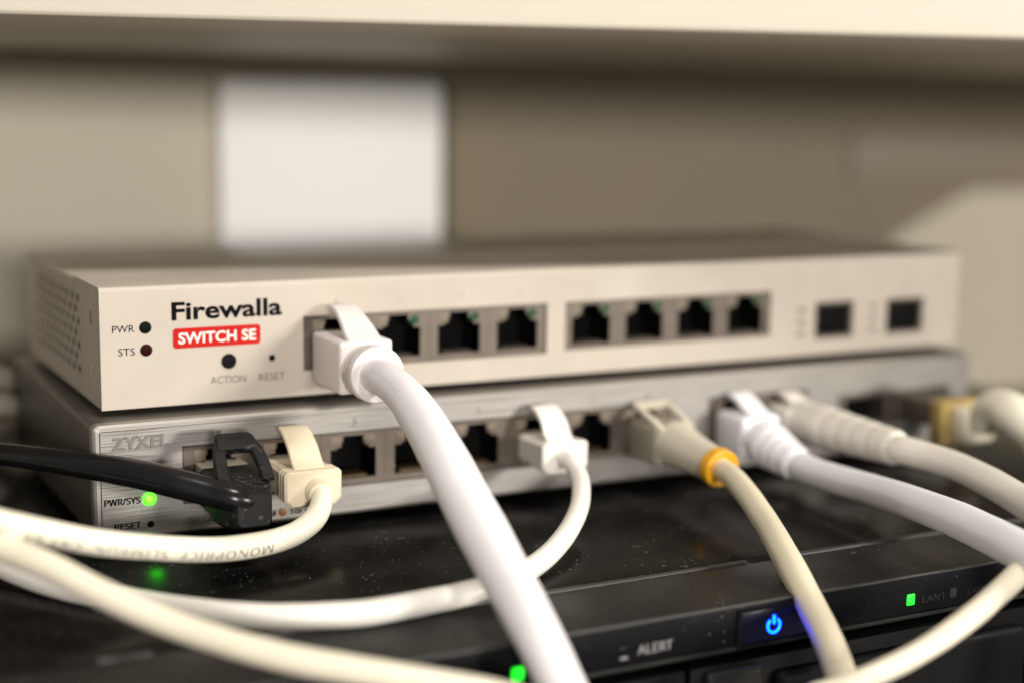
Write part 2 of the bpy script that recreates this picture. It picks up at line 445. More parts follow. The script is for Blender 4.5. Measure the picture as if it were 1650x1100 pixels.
# ------------------------------------------------------------------ pale switch (top of the stack)
FX, FY, FZ = 4.1, 7.8, 28.6
FWid, FHt, FDp = 257.4, 28.1, 90.0
fw = thing('ethernet_switch', 'cream painted network switch with a red badge, lying on top of the brushed steel switch', 'network switch', (FX, FY, FZ))
PITCH = 16.68
fports = [FX+56.8+PITCH*i for i in range(4)] + [FX+56.8+22.1+PITCH*(3+i) for i in range(4)]
cut1 = (FX+48.3, FX+115.2, FZ+5.9, FZ+19.2)
cut2 = (FX+120.6, FX+187.3, FZ+6.3, FZ+19.2)
sfp = [(FX+203.2, FX+217.3, FZ+4.4, FZ+15.2), (FX+229.6, FX+244.0, FZ+4.4, FZ+15.0)]
bm = bmesh.new()
plate(bm, FX, FX+FWid, FZ, FZ+FHt-1.2, [cut1, cut2]+sfp, FY, FY+1.2)
# rounded fold from the face to the top flange
prof = [(0, FHt-1.2)] + [(1.0-1.0*math.cos(a), FHt-1.0+1.0*math.sin(a)) for a in [k*PI/2/5 for k in range(6)]] + [(28.5, FHt), (28.5, FHt-1.0), (1.2, FHt-1.2)]
rings = [[bm.verts.new((x, FY+p[0], FZ+p[1])) for p in prof] for x in (FX, FX+FWid)]
n = len(prof)
for k in range(n): bm.faces.new([rings[0][k], rings[0][(k+1) % n], rings[1][(k+1) % n], rings[1][k]])
bm.faces.new(rings[0]); bm.faces.new(rings[1][::-1])
panel = obj('front_panel', bm, 'pale_paint', fw)
bm = bmesh.new()
box(bm, FX-.1, FX+FWid+.1, FY+28.9, FY+FDp, FZ+FHt-1.3, FZ+FHt-.12, .25, 2)
obj('lid', bm, 'lid_paint', fw)
# body behind the face: right side, floor and back
bm = bmesh.new()
box(bm, FX+FWid-1.4, FX+FWid-.3, FY+1.25, FY+FDp-.5, FZ+.5, FZ+FHt-1.2)
box(bm, FX+.2, FX+FWid-.3, FY+1.25, FY+FDp-.5, FZ-.0, FZ+.45)
box(bm, FX+.2, FX+FWid-.3, FY+FDp-1.4, FY+FDp-.3, FZ+.5, FZ+FHt-1.2)
obj('chassis', bm, 'pale_paint', fw, smooth=False)
# left side with its staggered round vents (octagonal holes cut through)
bm = bmesh.new()
sx = FX+.25
def quad(a, b, c, d):
    bm.faces.new([bm.verts.new((sx, FY+p[0], FZ+p[1])) for p in (a, b, c, d)])
VY0, VY1, VZ0, VZ1, nrow, ncol = 21.5, 79.5, 4.4, 24.4, 7, 9
quad((1.2, .3), (FDp-.5, .3), (FDp-.5, VZ0), (1.2, VZ0)); quad((1.2, VZ1), (FDp-.5, VZ1), (FDp-.5, FHt-1.2), (1.2, FHt-1.2))
rh = (VZ1-VZ0)/nrow; cw = (VY1-VY0)/(ncol+.5)
hole_d = []
for r in range(nrow):
    y0 = VY0+(cw/2 if r % 2 else 0); z0 = VZ0+r*rh
    quad((1.2, z0), (y0, z0), (y0, z0+rh), (1.2, z0+rh)); quad((y0+ncol*cw, z0), (FDp-.5, z0), (FDp-.5, z0+rh), (y0+ncol*cw, z0+rh))
    for c in range(ncol):
        cy, cz, rr = y0+(c+.5)*cw, z0+rh/2, 1.12
        P = [(cy+rr*math.cos(PI/8+k*PI/4), cz+rr*math.sin(PI/8+k*PI/4)) for k in range(8)]
        hw_, hh_ = cw/2, rh/2
        Q = [(cy+hw_, cz+hh_*.42), (cy+hw_*.42, cz+hh_), (cy-hw_*.42, cz+hh_), (cy-hw_, cz+hh_*.42), (cy-hw_, cz-hh_*.42), (cy-hw_*.42, cz-hh_), (cy+hw_*.42, cz-hh_), (cy+hw_, cz-hh_*.42)]
        vp = [bm.verts.new((sx, FY+p[0], FZ+p[1])) for p in P]; vq = [bm.verts.new((sx, FY+p[0], FZ+p[1])) for p in Q]
        for k in range(8):
            bm.faces.new([vp[k], vp[(k+1) % 8], vq[(k+1) % 8], vq[k]])
        for k, cnr in ((0, (1, 1)), (2, (-1, 1)), (4, (-1, -1)), (6, (1, -1))):
            vc = bm.verts.new((sx, FY+cy+cnr[0]*hw_, FZ+cz+cnr[1]*hh_)); bm.faces.new([vq[k], vc, vq[(k+1) % 8]])
bmesh.ops.remove_doubles(bm, verts=bm.verts, dist=.0005)
side = obj('side_panel', bm, 'pale_paint', fw, smooth=False)
obj('vent_backing', B(sx+.5, sx+.9, FY+19, FY+82, FZ+3, FZ+25.5), 'hole', side, smooth=False)
bm = bmesh.new()
box(bm, sx-.02, sx+.3, FY+10.1, FY+11.0, FZ+18.4, FZ+21.6); box(bm, sx-.02, sx+.3, FY+10.0, FY+10.8, FZ+6.7, FZ+8.6)
obj('latch_slot', bm, 'hole', side, smooth=False)
bm = bmesh.new(); box(bm, sx-.18, sx-.04, FY+10.4, FY+12.2, FZ+6.2, FZ+8.9, .05)
obj('latch_tab', bm, 'pale_paint', side)
for fx in (20, 236):
    for fy in (14, 76):
        bm = bmesh.new(); lathe(bm, (FX+fx, FY+fy, FZ-.02), (FX+fx, FY+fy+.0001, FZ-1.5), [(0, 5), (1.3, 5), (1.5, 4.6)], 20) if False else box(bm, FX+fx-5, FX+fx+5, FY+fy-5, FY+fy+5, FZ-1.55, FZ-.02, .5)
        obj('foot', bm, 'black_plastic', fw)
for i, px in enumerate(fports): jack(fw, px, FZ+6.05, FY+.75, 'pale', plugged=(i == 0))
for h in sfp:
    bm = bmesh.new()
    plate(bm, h[0], h[1], h[2], h[3], [(h[0]+.9, h[1]-.9, h[2]+.9, h[3]-.9)], FY+.4, FY+4)
    cg = obj('fibre_cage', bm, 'tin', fw, smooth=False)
    bm = B(h[0]+.95, h[1]-.95, FY+1.2, FY+9, h[2]+.95, h[3]-.95, .5)
    obj('dust_plug', bm, 'black_plastic', cg)
yl = FY-.05
def F(x): return FX+x
def FzZ(z): return FZ+z
text_on_face('Firewalla', F(16.4), F(43.0), FzZ(19.75), FzZ(24.05), yl, 'ink', panel, bold=.028)
# red badge with rounded corners
bm = bmesh.new(); bx0, bx1, bz0, bz1, br = F(16.6), F(37.6), FzZ(13.25), FzZ(17.95), .8
vs = []
for cx_, cz_, a0 in ((bx1-br, bz1-br, 0), (bx0+br, bz1-br, PI/2), (bx0+br, bz0+br, PI), (bx1-br, bz0+br, 3*PI/2)):
    for k in range(6): vs.append((cx_+br*math.cos(a0+k*PI/10), cz_+br*math.sin(a0+k*PI/10)))
f1 = [bm.verts.new((x, FY-.05, z)) for x, z in vs]; f0 = [bm.verts.new((x, FY+.02, z)) for x, z in vs]
bm.faces.new(f1)
for k in range(len(vs)): bm.faces.new([f1[k], f1[(k+1) % len(vs)], f0[(k+1) % len(vs)], f0[k]])
obj('badge', bm, 'red', panel, smooth=False)
text_on_face('SWITCH SE', F(17.9), F(36.5), FzZ(14.25), FzZ(16.9), FY-.09, 'white_ink', panel, bold=.022)
text_on_face('PWR', F(2.75), F(7.8), FzZ(17.65), FzZ(19.3), yl, 'ink', panel)
text_on_face('STS', F(4.0), F(7.8), FzZ(12.35), FzZ(14.05), yl, 'ink', panel)
text_on_face('ACTION', F(25.3), F(33.9), FzZ(4.4), FzZ(6.1), yl, 'grey_ink', panel)
text_on_face('RESET', F(37.1), F(43.6), FzZ(4.35), FzZ(6.05), yl, 'grey_ink', panel)
for i, px in enumerate(fports):
    text_on_face(str(i+1), px-.5, px+.5, FZ+21.4, FZ+23.1, yl, 'faint_ink', panel)
for i, h in enumerate(sfp):
    cx_ = (h[0]+h[1])/2
    text_on_face(('9', '10')[i], cx_-(.5, 1.1)[i], cx_+(.5, 1.1)[i], FZ+17.2, FZ+18.9, yl, 'faint_ink', panel)
    for dz in (5.6, 9.0, 12.4):
        bm = bmesh.new(); box(bm, h[0]-6.2, h[0]-3.6, FY-.06, FY+.3, FZ+dz, FZ+dz+1.3, .05)
        obj('indicator', bm, 'cream_lens', fw)
bm = bmesh.new(); disc(bm, F(10.3), FzZ(18.55), 1.42, FY-.05, FY+.5, dome=.2); obj('power_lamp', bm, 'led_green_off', fw)
bm = bmesh.new(); disc(bm, F(10.4), FzZ(13.35), 1.42, FY-.05, FY+.5, dome=.2); obj('status_lamp', bm, 'led_red_off', fw)
bm = bmesh.new(); disc(bm, F(29.8), FzZ(9.55), 1.8, FY-.2, FY+.5); obj('action_button', bm, 'button', fw)
bm = bmesh.new(); disc(bm, F(40.4), FzZ(9.65), .8, FY-.04, FY+.5); obj('reset_hole', bm, 'hole', fw)

# ------------------------------------------------------------------ brushed steel switch (middle)
ZW, ZH, ZD = 260.5, 27.0, 104.0
zx = thing('steel_switch', 'brushed steel network switch in the middle of the stack, lying on the black server', 'network switch', (0, 0, 0))
zports = [28.9+16.7*i for i in range(8)]
zcut = [(20.3, 154.1, 6.9, 20.5), (165.6, 199.6, 6.9, 20.5), (210.6, 252.4, 8.0, 17.6)]
bm = bmesh.new(); vs = box(bm, 0, ZW, 0, ZD, 0, ZH, 1.5, 4)
bmesh.ops.delete(bm, geom=[f for f in bm.faces if all(v.co.y < .001 for v in f.verts)], context='FACES')
obj('housing', bm, 'dark_steel', zx)
bm = bmesh.new()
def rrect(i, y, r):
    out = []
    for cx_, cz_, a0 in ((ZW-i-r, ZH-i-r, 0), (i+r, ZH-i-r, PI/2), (i+r, i+r, PI), (ZW-i-r, i+r, 3*PI/2)):
        for k in range(5): out.append(bm.verts.new((cx_+r*math.cos(a0+k*PI/8), y, cz_+r*math.sin(a0+k*PI/8))))
    return out
rings = [rrect(-.03, 2.2, 1.5), rrect(-.03, 1.2, 1.5), rrect(.22, .35, 1.3), rrect(.8, -.05, .9), rrect(1.62, -.05, .35), rrect(1.62, .6, .35)]
for a, b in zip(rings, rings[1:]):
    for k in range(len(a)): bm.faces.new([a[k], a[(k+1) % len(a)], b[(k+1) % len(a)], b[k]])
obj('bezel_frame', bm, 'edge_steel', zx)
bm = bmesh.new(); plate(bm, 1.85, ZW-1.85, 1.0, ZH-1.75, zcut, 0, .9)
zp = obj('front_panel', bm, 'brushed', zx, smooth=False)
obj('panel_backing', B(1.2, ZW-1.2, 1.6, 1.9, .5, 1.5), 'hole', zx, smooth=False)
for i, px in enumerate(zports): jack(zx, px, 7.15, .45, 'steel', plugged=(i in (0, 1, 5, 7)))
for px in (174.0, 191.0): jack(zx, px, 7.15, .45, 'steel', plugged=True)
for x0 in (211.2, 232.2):
    bm = bmesh.new(); plate(bm, x0, x0+19.6, 8.3, 17.3, [(x0+2.4, x0+17.2, 9.2, 16.4)], .3, 6)
    cg = obj('fibre_cage', bm, 'tin', zx, smooth=False)
    obj('cavity', B(x0+1, x0+18.6, 6.1, 20, 8.6, 17.0), 'hole', cg, smooth=False)
text_on_face('ZYXEL', 4.3, 17.2, 20.9, 23.8, -.02, 'emboss', zp, bold=.045, extrude=.25, spacing=1.1)
text_on_face('PWR/SYS', 2.3, 10.5, 8.25, 9.85, -.05, 'ink', zp, bold=.035, sans=True)
text_on_face('RESET', 4.4, 10.5, 2.5, 4.0, -.05, 'ink', zp, bold=.035, sans=True)
text_on_face('LINK / ACT', 20.2, 29.5, 2.2, 3.7, -.05, 'grey_ink', zp, bold=.02, sans=True)
text_on_face('1000M', 35.5, 42.4, 1.6, 3.1, -.05, 'ink', zp, bold=.035, sans=True)
text_on_face('10/100M', 45.8, 55.2, 1.6, 3.1, -.05, 'ink', zp, bold=.035, sans=True)
for i, px in enumerate(zports):
    text_on_face(str(i+1), px-.55, px+.55, 21.8, 23.6, -.05, 'grey_ink', zp)
bm = bmesh.new(); disc(bm, 44.1, 2.35, 1.05, -.05, .4); obj('legend_dot', bm, 'orange', zx)
bm = bmesh.new(); disc(bm, 12.5, 9.05, 1.5, -.1, .5, dome=.4); pl = obj('power_lamp', bm, 'led_green', zx)
bm = bmesh.new(); disc(bm, 12.55, 9.05, .85, -.42, -.3, dome=.25); obj('lamp_core', bm, 'led_green_core', pl)
bm = bmesh.new()
rg = []
for r_, y_ in ((1.05, -.03), (.95, -.06), (.85, .0), (.8, .8)):
    rg.append([bm.verts.new((12.7+r_*math.cos(2*PI*k/24), y_, 3.05+r_*math.sin(2*PI*k/24))) for k in range(24)])
for a, b in zip(rg, rg[1:]):
    for k in range(24): bm.faces.new([a[k], a[(k+1) % 24], b[(k+1) % 24], b[k]])
rs = obj('reset_hole', bm, 'edge_steel', zx)
bm = bmesh.new(); disc(bm, 12.7, 3.05, .82, -.005, .4); obj('cavity', bm, 'hole', rs)
for fx in (18, 242):
    for fy in (14, 90):
        obj('foot', B(fx-5, fx+5, fy-5, fy+5, -2.97, -.02, .6), 'black_plastic', zx)

# ------------------------------------------------------------------ black server (bottom)
TZ, BY = -3.0, -89.5
sv = thing('rack_server', 'black storage server at the bottom of the stack, with a glowing blue power symbol', 'server', (125, -89.5, -49.5))
DX0, DX1 = -95.0, 345.0
bm = bmesh.new(); box(bm, DX0, DX1, -66.0, 225, -44, TZ, .5, 2)
obj('lid', bm, 'server_top', sv)
for a, b in ((-3.4, 3.2), (131.8, 140.0)):
    obj('lid_notch', B(a, b, -67.0, -63.4, TZ-1, TZ+.03), 'hole', sv, smooth=False)
# bezel: a bar in front of the lid with a rounded top front edge
bm = bmesh.new(); box(bm, DX0, DX1, BY, -66.55, -12.05, TZ-.15, .45, 2)
bz = obj('bezel', bm, 'server_face', sv)
bm = bmesh.new(); box(bm, DX0+.5, DX1-.5, BY+.5, -66.7, TZ-.14, TZ+.0)
obj('top_strip', bm, 'server_trim', bz, smooth=False)
obj('bezel_base', B(DX0, DX1, BY+9, -66.55, -49.4, -12.06), 'hole', sv, smooth=False)
bm = bmesh.new(); tube(bm, [(DX0+.5, BY+.36, TZ-.42, .42), (DX1-.5, BY+.36, TZ-.42, .42)], 16); obj('front_edge', bm, 'edge_plastic', bz)
for a, b in ((DX0+81, -3.6), (3.4, 131.6), (140.2, DX1-1)):
    bm = bmesh.new(); box(bm, a, b, -66.5, -65.1, TZ-.6, TZ+.45, .48, 4); obj('lid_edge', bm, 'edge_plastic', sv)
bm = bmesh.new(); box(bm, DX0, DX1, BY-.35, BY+.4, -13.0, -12.0, .25); obj('bezel_lip', bm, 'server_trim', bz)
for i in range(4):
    x0 = -92.5+i*104.5+ (0 if i else 0)
    x0 = (-91.0, 5.0, 101.2, 197.4)[i]; x1 = x0+95.2
    bm = bmesh.new(); box(bm, x0, x1, BY+.6, BY+8, -47, -15.6, .8)
    tr = obj('drive_tray', bm, 'tray', sv)
    bm = bmesh.new(); box(bm, x0+3.0, x0+17.5, BY-1.6, BY+.8, -44, -16.4, 1.2, 3)
    obj('release_latch', bm, 'server_trim', tr)
    bm = bmesh.new(); box(bm, x0+20.5, x1-3.0, BY-2.6, BY+.8, -44, -18.8, 2.0, 3)
    obj('handle', bm, 'tray', tr)
bm = bmesh.new()
for k in range(420):                                    # lint and flecks of dust lying on the black top
    x, y = random.uniform(-30, 230), random.uniform(-88, -2)
    if random.random() > .35+.65*max(0, mnoise.noise(Vector((x*.03, y*.03, 3)))+.3): continue
    z = TZ+.03; sz = random.uniform(.05, .16) if random.random() < .85 else random.uniform(.16, .28)
    if random.random() < .8:
        a0 = random.uniform(0, 6.28)
        q = [bm.verts.new((x+sz*random.uniform(.6, 1.2)*math.cos(a0+i*PI/2.5), y+sz*random.uniform(.6, 1.2)*math.sin(a0+i*PI/2.5), z+random.uniform(0, .06))) for i in range(5)]
        bm.faces.new(q)
    else:
        a0 = random.uniform(0, 6.28); L_ = random.uniform(.6, 2.2)
        P_ = [(x+L_*t*math.cos(a0+t*.8), y+L_*t*math.sin(a0+t*.8), z+.02, .025) for t in (0, .33, .66, 1)]
        tube(bm, P_, 4, cap=False)
du = obj('dust', bm, 'dust', sv, smooth=False); du['kind'] = 'stuff'
# writing, lamps and power button on the bezel
yb = BY-.04
text_on_face('ALERT', 87.8, 96.2, -10.0, -8.0, yb, 'bezel_ink', bz, bold=.02, sans=True)
def lampbox(name, x0, x1, z0, z1, m):
    bm = bmesh.new(); box(bm, x0, x1, BY-.25, BY+.5, z0, z1, .35, 3); return obj(name, bm, m, sv)
al = lampbox('alert_lamp', 83.3, 85.6, -10.3, -7.7, 'gloss_black')
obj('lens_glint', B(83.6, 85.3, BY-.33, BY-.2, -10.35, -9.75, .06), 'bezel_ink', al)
lampbox('activity_lamp', 59.5, 61.9, -10.8, -8.2, 'led_pure')
lampbox('network_lamp', 158.0, 160.3, -9.9, -7.3, 'led_pure')
text_on_face('LAN1', 162.6, 168.9, -9.8, -8.2, yb, 'bezel_ink_dim', bz, sans=True)
lampbox('link_lamp', 170.6, 172.6, -9.9, -7.5, 'bezel_ink_dim')
text_on_face('LAN2', 176.0, 182.2, -9.8, -8.2, yb, 'bezel_ink_dim', bz, sans=True)
lampbox('link_lamp', 184.0, 186.0, -9.9, -7.5, 'led_green_dim')
# power button: a shallow frame, a glossy key and the lit symbol
bm = bmesh.new(); plate(bm, 111.9, 131.6, -13.0+.25, -4.2, [(112.9, 130.6, -12.0, -4.9)], BY-.5, BY+.02)
pb = obj('power_button', bm, 'server_face', sv)
bm = bmesh.new(); box(bm, 113.0, 130.5, BY-.22, BY+.3, -11.95, -4.95, .3); obj('key', bm, 'lit_key', pb)
bm = bmesh.new()
cxp, czp, yp = 121.35, -8.75, BY-.3
arc = [(cxp+1.55*math.sin(a), yp, czp+1.55*math.cos(a), .23) for a in [math.radians(38+k*(284/28)) for k in range(29)]]
tube(bm, arc, 8)
box(bm, cxp-.26, cxp+.26, yp-.2, yp+.2, czp+.35, czp+2.25, .12)
obj('power_symbol', bm, 'blue', pb)

# ------------------------------------------------------------------ cables
CABLE={
'thick_white':[(60.63, -11.31, 36.5, 4.05), (60.27, -21.24, 37.43, 4.02), (61.09, -31.12, 35.64, 4.27), (61.58, -41.21, 31.62, 4.7), (61.16, -54.68, 25.2, 5.13), (61.72, -67.97, 16.16, 5.34), (61.75, -83.3, 6.92, 5.07), (61.64, -95.98, -0.63, 4.67), (63.88, -105.89, -11.44, 4.34), (65.9, -111.81, -19.7, 4.18), (74, -111, -60, 4.18), (82, -112, -130, 4.18)],
'cream_text':[(47.33, -15.47, 11.99, 2.42), (46.84, -20.04, 10.5, 2.46), (43.53, -24.56, 7.38, 2.56), (36.27, -29.14, 5.17, 2.64), (25.37, -32.59, 5.08, 2.71), (11.03, -36.16, 7.03, 2.63), (-2.49, -39.87, 10.63, 2.61), (-15.05, -42.84, 14.86, 2.59), (-26.92, -46.08, 19.56, 2.68), (-37.0, -49.09, 24.44, 2.72), (-62, -52, 32, 2.72), (-110, -40, 34, 2.72), (-190, -10, 28, 2.72)],
'cream_loop':[(-100, 20, 16, 2.73), (-52, -20, 21, 2.73), (-34.55, -36.48, 18.99, 2.73), (-27.18, -46.69, 15.29, 2.68), (-20.52, -55.12, 13.16, 2.65), (-14.02, -62.5, 10.02, 2.62), (-7.33, -68.82, 6.97, 2.6), (-0.7, -75.0, 4.53, 2.58), (7.9, -83.28, 2.52, 2.55), (16.65, -90.47, 0.65, 2.59), (25.66, -96.56, -0.69, 2.58), (35.09, -101.78, -2.28, 2.58), (42.8, -106.04, -3.57, 2.58), (50.45, -110.41, -5.62, 2.58), (68, -121, -16, 2.58), (84, -128, -44, 2.58), (90, -130, -110, 2.58)],
'thin_white':[(111.65, -14.79, 12.52, 2.16), (111.81, -19.54, 11.95, 2.21), (111.43, -24.27, 9.92, 2.19), (107.64, -31.85, 7.46, 2.22), (99.25, -42.85, 4.37, 2.35), (89.31, -51.81, 1.7, 2.41), (78.78, -59.1, 0.31, 2.46), (65.28, -68.24, 1.0, 2.48), (52.83, -68.03, -0.2, 2.56), (39.08, -68.78, -0.3, 2.63), (27.33, -65.67, -0.3, 2.6), (16.44, -60.54, -0.3, 2.54), (6.49, -52.18, -0.3, 2.56), (-2.95, -40.61, -0.3, 2.61), (-12.53, -27.46, 0.0, 2.74), (-20.14, -14.38, 1.0, 2.81), (-27.78, 1.87, 3.0, 2.9), (-42, 25, 6, 2.9), (-75, 70, 3, 2.9), (-88, 150, 1, 2.9)],
'black':[(32.9, -18.52, 10.09, 2.63), (29.36, -22.09, 11.76, 2.93), (25.92, -22.37, 12.91, 3.12), (21.07, -19.61, 14.17, 3.25), (13.15, -15.09, 16.33, 3.32), (5.55, -8.56, 17.86, 3.2), (-5.33, 5.21, 18.32, 2.85), (-16.31, 22.24, 17.47, 2.65), (-24.14, 35.31, 16.49, 2.64), (-50, 75, 10, 2.64), (-70, 140, 2, 2.64)],
'yellow_ring':[(145.78, -28.25, 11.64, 2.65), (145.56, -34.02, 10.69, 2.62), (144.08, -43.74, 9.43, 2.78), (139.17, -61.29, 5.41, 2.94), (132.32, -80.23, 0.62, 3.12), (128.42, -94.11, -5.51, 3.13), (124.26, -105.16, -9.33, 3.14), (120.67, -113.08, -13.15, 3.12), (117.46, -119.52, -20.38, 3.12), (114, -124, -60, 3.12), (108, -126, -130, 3.12)],
'white_right':[(174.52, -22.31, 7.59, 3.77), (174.59, -27.0, 7.1, 3.73), (174.24, -37.15, 6.74, 3.72), (173.56, -56.04, 7.78, 3.79), (170.26, -76.89, 9.29, 3.94), (167.81, -94.97, 9.58, 4.09), (165.19, -115.5, 8.46, 4.24), (164.15, -136.04, 5.42, 4.24), (172, -165, -12, 4.24), (192, -190, -60, 4.24), (200, -198, -130, 4.24)],
'grey_right':[(192.39, -40.92, 13.47, 3.68), (191.11, -47.03, 13.88, 3.63), (193.79, -56.54, 13.23, 3.56), (194.92, -66.39, 12.59, 3.56), (192.77, -88.59, 9.77, 3.8), (193.2, -106.72, 5.35, 3.84), (198, -128, -6, 3.84), (206, -150, -50, 3.84), (208, -156, -130, 3.84)],
'cream_right':[(94, -115, -110, 2.14), (98, -116, -40, 2.14), (108.75, -117.12, -13.17, 2.14), (113.62, -119.27, -10.87, 2.14), (118.69, -121.57, -8.8, 2.2), (126.3, -122.89, -6.61, 2.27), (134.98, -123.47, -3.53, 2.3), (144.73, -122.28, -0.18, 2.4), (154.31, -119.91, 2.88, 2.44), (163.51, -117.35, 5.87, 2.56), (180.92, -113.79, 13.09, 2.77), (215, -108, 18, 2.77), (275, -104, 8, 2.77), (320, -112, -40, 2.77), (330, -114, -120, 2.77)],
'cream_end':[(240.8, -26.41, 12.8, 4.88), (240.4, -31.2, 16.92, 5.52), (239.68, -38.8, 17.0, 5.76), (240.92, -47.14, 12.16, 5.68), (242.25, -58.35, 4.26, 5.41), (246, -100, 2, 5.41), (255, -124, -30, 5.41), (260, -130, -110, 5.41)],
'bundle_a':[(-90, 92, 20, 3.57), (-23.36, 100.99, 22.16, 3.57), (-8.3, 104.42, 21.57, 3.66), (-0.77, 112.53, 18.62, 3.75), (0.48, 126.53, 10.95, 3.87), (-8.66, 142.37, 8.85, 3.96), (-60, 150, 7, 3.96)],
'bundle_b':[(-95, 82, 16, 3.65), (-24.84, 89.58, 17.77, 3.65), (-10.16, 93.06, 16.32, 3.74), (-2.62, 100.03, 13.41, 3.83), (-1.09, 115.28, 7.2, 3.78), (-10.37, 131.04, 4.23, 3.87), (-60, 138, 2, 3.87)],
'bundle_c':[(-95, 76, 8, 2.95), (-25.93, 83.03, 9.7, 2.95), (-11.66, 84.6, 9.12, 3.01), (-5.07, 90.05, 7.79, 3.07), (-1.27, 103.77, 6.16, 3.17), (-8.53, 118.9, 5.66, 3.24), (-60, 128, 4, 3.24)],
}

def cable(key, label, jacket, group, sub=10, cat='cable'):
    P = CABLE[key]
    t = thing('network_cable', label, cat, P[0][:3], group)
    cv = catmull(P, sub)
    sd = Vector((len(key)*3.7, P[0][0]*.31, P[0][2]*.17))
    for i, v in enumerate(cv):                          # a real jacket is never a perfect sweep
        q = Vector(v[:3])*.055+sd
        e = mnoise.noise_vector(q)*.28+mnoise.noise_vector(q*4)*.05
        k = 1+.022*mnoise.noise(q*2.3+Vector((9, 2, 5)))
        cv[i] = Vector((v[0]+e.x, v[1]+e.y, v[2]+e.z, v[3]*k))
    bm = bmesh.new(); tube(bm, [tuple(v) for v in cv], 32)
    j = obj('jacket', bm, jacket, t)
    return t, [tuple(v) for v in cv], j
G = 'network cables plugged into the switches'

def connector(t, px, z0, z1, y0, y1):
    bm = B(px-5.6, px+5.6, y0, y1, z0, z1, .4)
    return obj('connector', bm, 'clear_plug', t)
def slim_plug(t, px, zc, yf, yb_, hw, hh, m, straptop, grooves=True, sw=3.75):
    """flat boot with a springy latch guard rising back towards the socket"""
    bm = bmesh.new()
    # body: profile rings along y, octagonal with chamfered corners, flared front with grooves
    L = [(yb_, .96), (yf+5.2, 1.0)]
    if grooves: L += [(yf+5.0, 1.05), (yf+4.2, 1.05), (yf+4.0, 1.0), (yf+3.5, 1.0), (yf+3.3, 1.06), (yf+2.5, 1.06), (yf+2.3, 1.01), (yf+1.8, 1.01), (yf+1.6, 1.07)]
    L += [(yf+.5, 1.07), (yf, .98)]
    prev = None
    for y, s in L:
        w_, h_, c = hw*s, hh*s, 1.5
        R_ = [bm.verts.new((px+a, y, zc+b)) for a, b in ((-w_, -h_+c), (-w_, h_-c*.5), (-w_+c*.5, h_), (w_-c*.5, h_), (w_, h_-c*.5), (w_, -h_+c), (w_-c, -h_), (-w_+c, -h_))]
        if prev:
            for k in range(8): bm.faces.new([prev[k], prev[(k+1) % 8], R_[(k+1) % 8], R_[k]])
        else: bm.faces.new(R_[::-1])
        prev = R_
    bm.faces.new(prev)
    b = obj('boot', bm, m, t)
    bm = bmesh.new()
    yt, zt = straptop; z0 = zc+hh
    path = smooth_path([(yf+2.6, z0-.3, sw), (yf+5, z0+1.4, sw), (yf+(yt-yf)*.62, z0+(zt-z0)*.62, sw*.97), (yt, zt, sw*.93), (yt+2.2, zt+.25, sw*.9)])
    strip(bm, px, path, 1.1)
    obj('latch', bm, m, b)
    return b

# thick white cable in the first socket of the pale switch
t, cv, j = cable('thick_white', 'thick white cable with a boxy white boot, plugged into the pale switch', 'white_cable', G, 12)
px = fports[0]
connector(t, px, FZ+7.8, FZ+15, FY-1.0, FY+8)
bm = B(px-6.65, px+6.65, -11.7, 7.2, 31.7, 44.1, .9, 3)
boot = obj('boot', bm, 'white_boot', t)
bm = bmesh.new()
strip(bm, px, smooth_path([(-10.8, 43.7, 4.3), (-8.3, 44.9, 4.2), (-4.5, 47.2, 3.75), (0.5, 49.4, 3.2), (4.2, 50.0, 3.0), (6.4, 49.4, 3.0)]), 1.5)
obj('latch', bm, 'white_boot', boot)
bm = bmesh.new()
lathe(bm, (px-.3, -11.4, 37.2), (px-.5, -21.4, 37.5), [(0, 6.1), (1.1, 6.1), (1.35, 5.65), (2.2, 5.65), (2.45, 6.25), (3.5, 6.25), (3.75, 5.8), (4.5, 5.8), (4.8, 6.45), (5.1, 6.6), (7.9, 6.6), (8.3, 6.45), (8.5, 6.1), (8.0, 5.3), (7.6, 4.2), (7.5, 3.6)], 48)
obj('strain_relief', bm, 'white_boot', boot)
text_on_tube('Ethernet', cv, 12.0, 13, 1.5, (-.75, -.45, .55), 'jacket_ink_faint', j)

# cream cable with printed jacket, second socket of the steel switch
t, cv, j = cable('cream_text', 'cream cable printed with upside down grey letters, leaving a beige boot beside the black plug', 'cream_cable', G, 12)
px = zports[1]
connector(t, px, 8.8, 15.6, -3.5, 6)
slim_plug(t, px, 12.0, -17.6, -1.5, 6.4, 3.9, 'beige_boot', (-5.0, 23.0))
bm = bmesh.new(); lathe(bm, (px+1.2, -17.2, 11.2), (px+1.2, -19.6, 10.9), [(0, 3.5), (1.4, 3.2), (2.2, 2.9)], 28); obj('strain_relief', bm, 'beige_boot', t)
text_on_tube('MONOPRICE  SLIMRUN  CAT.6A  28AWG', cv, 27, 72, 2.1, (-.25, -.90, -.20), 'jacket_ink', j, bold=.01)

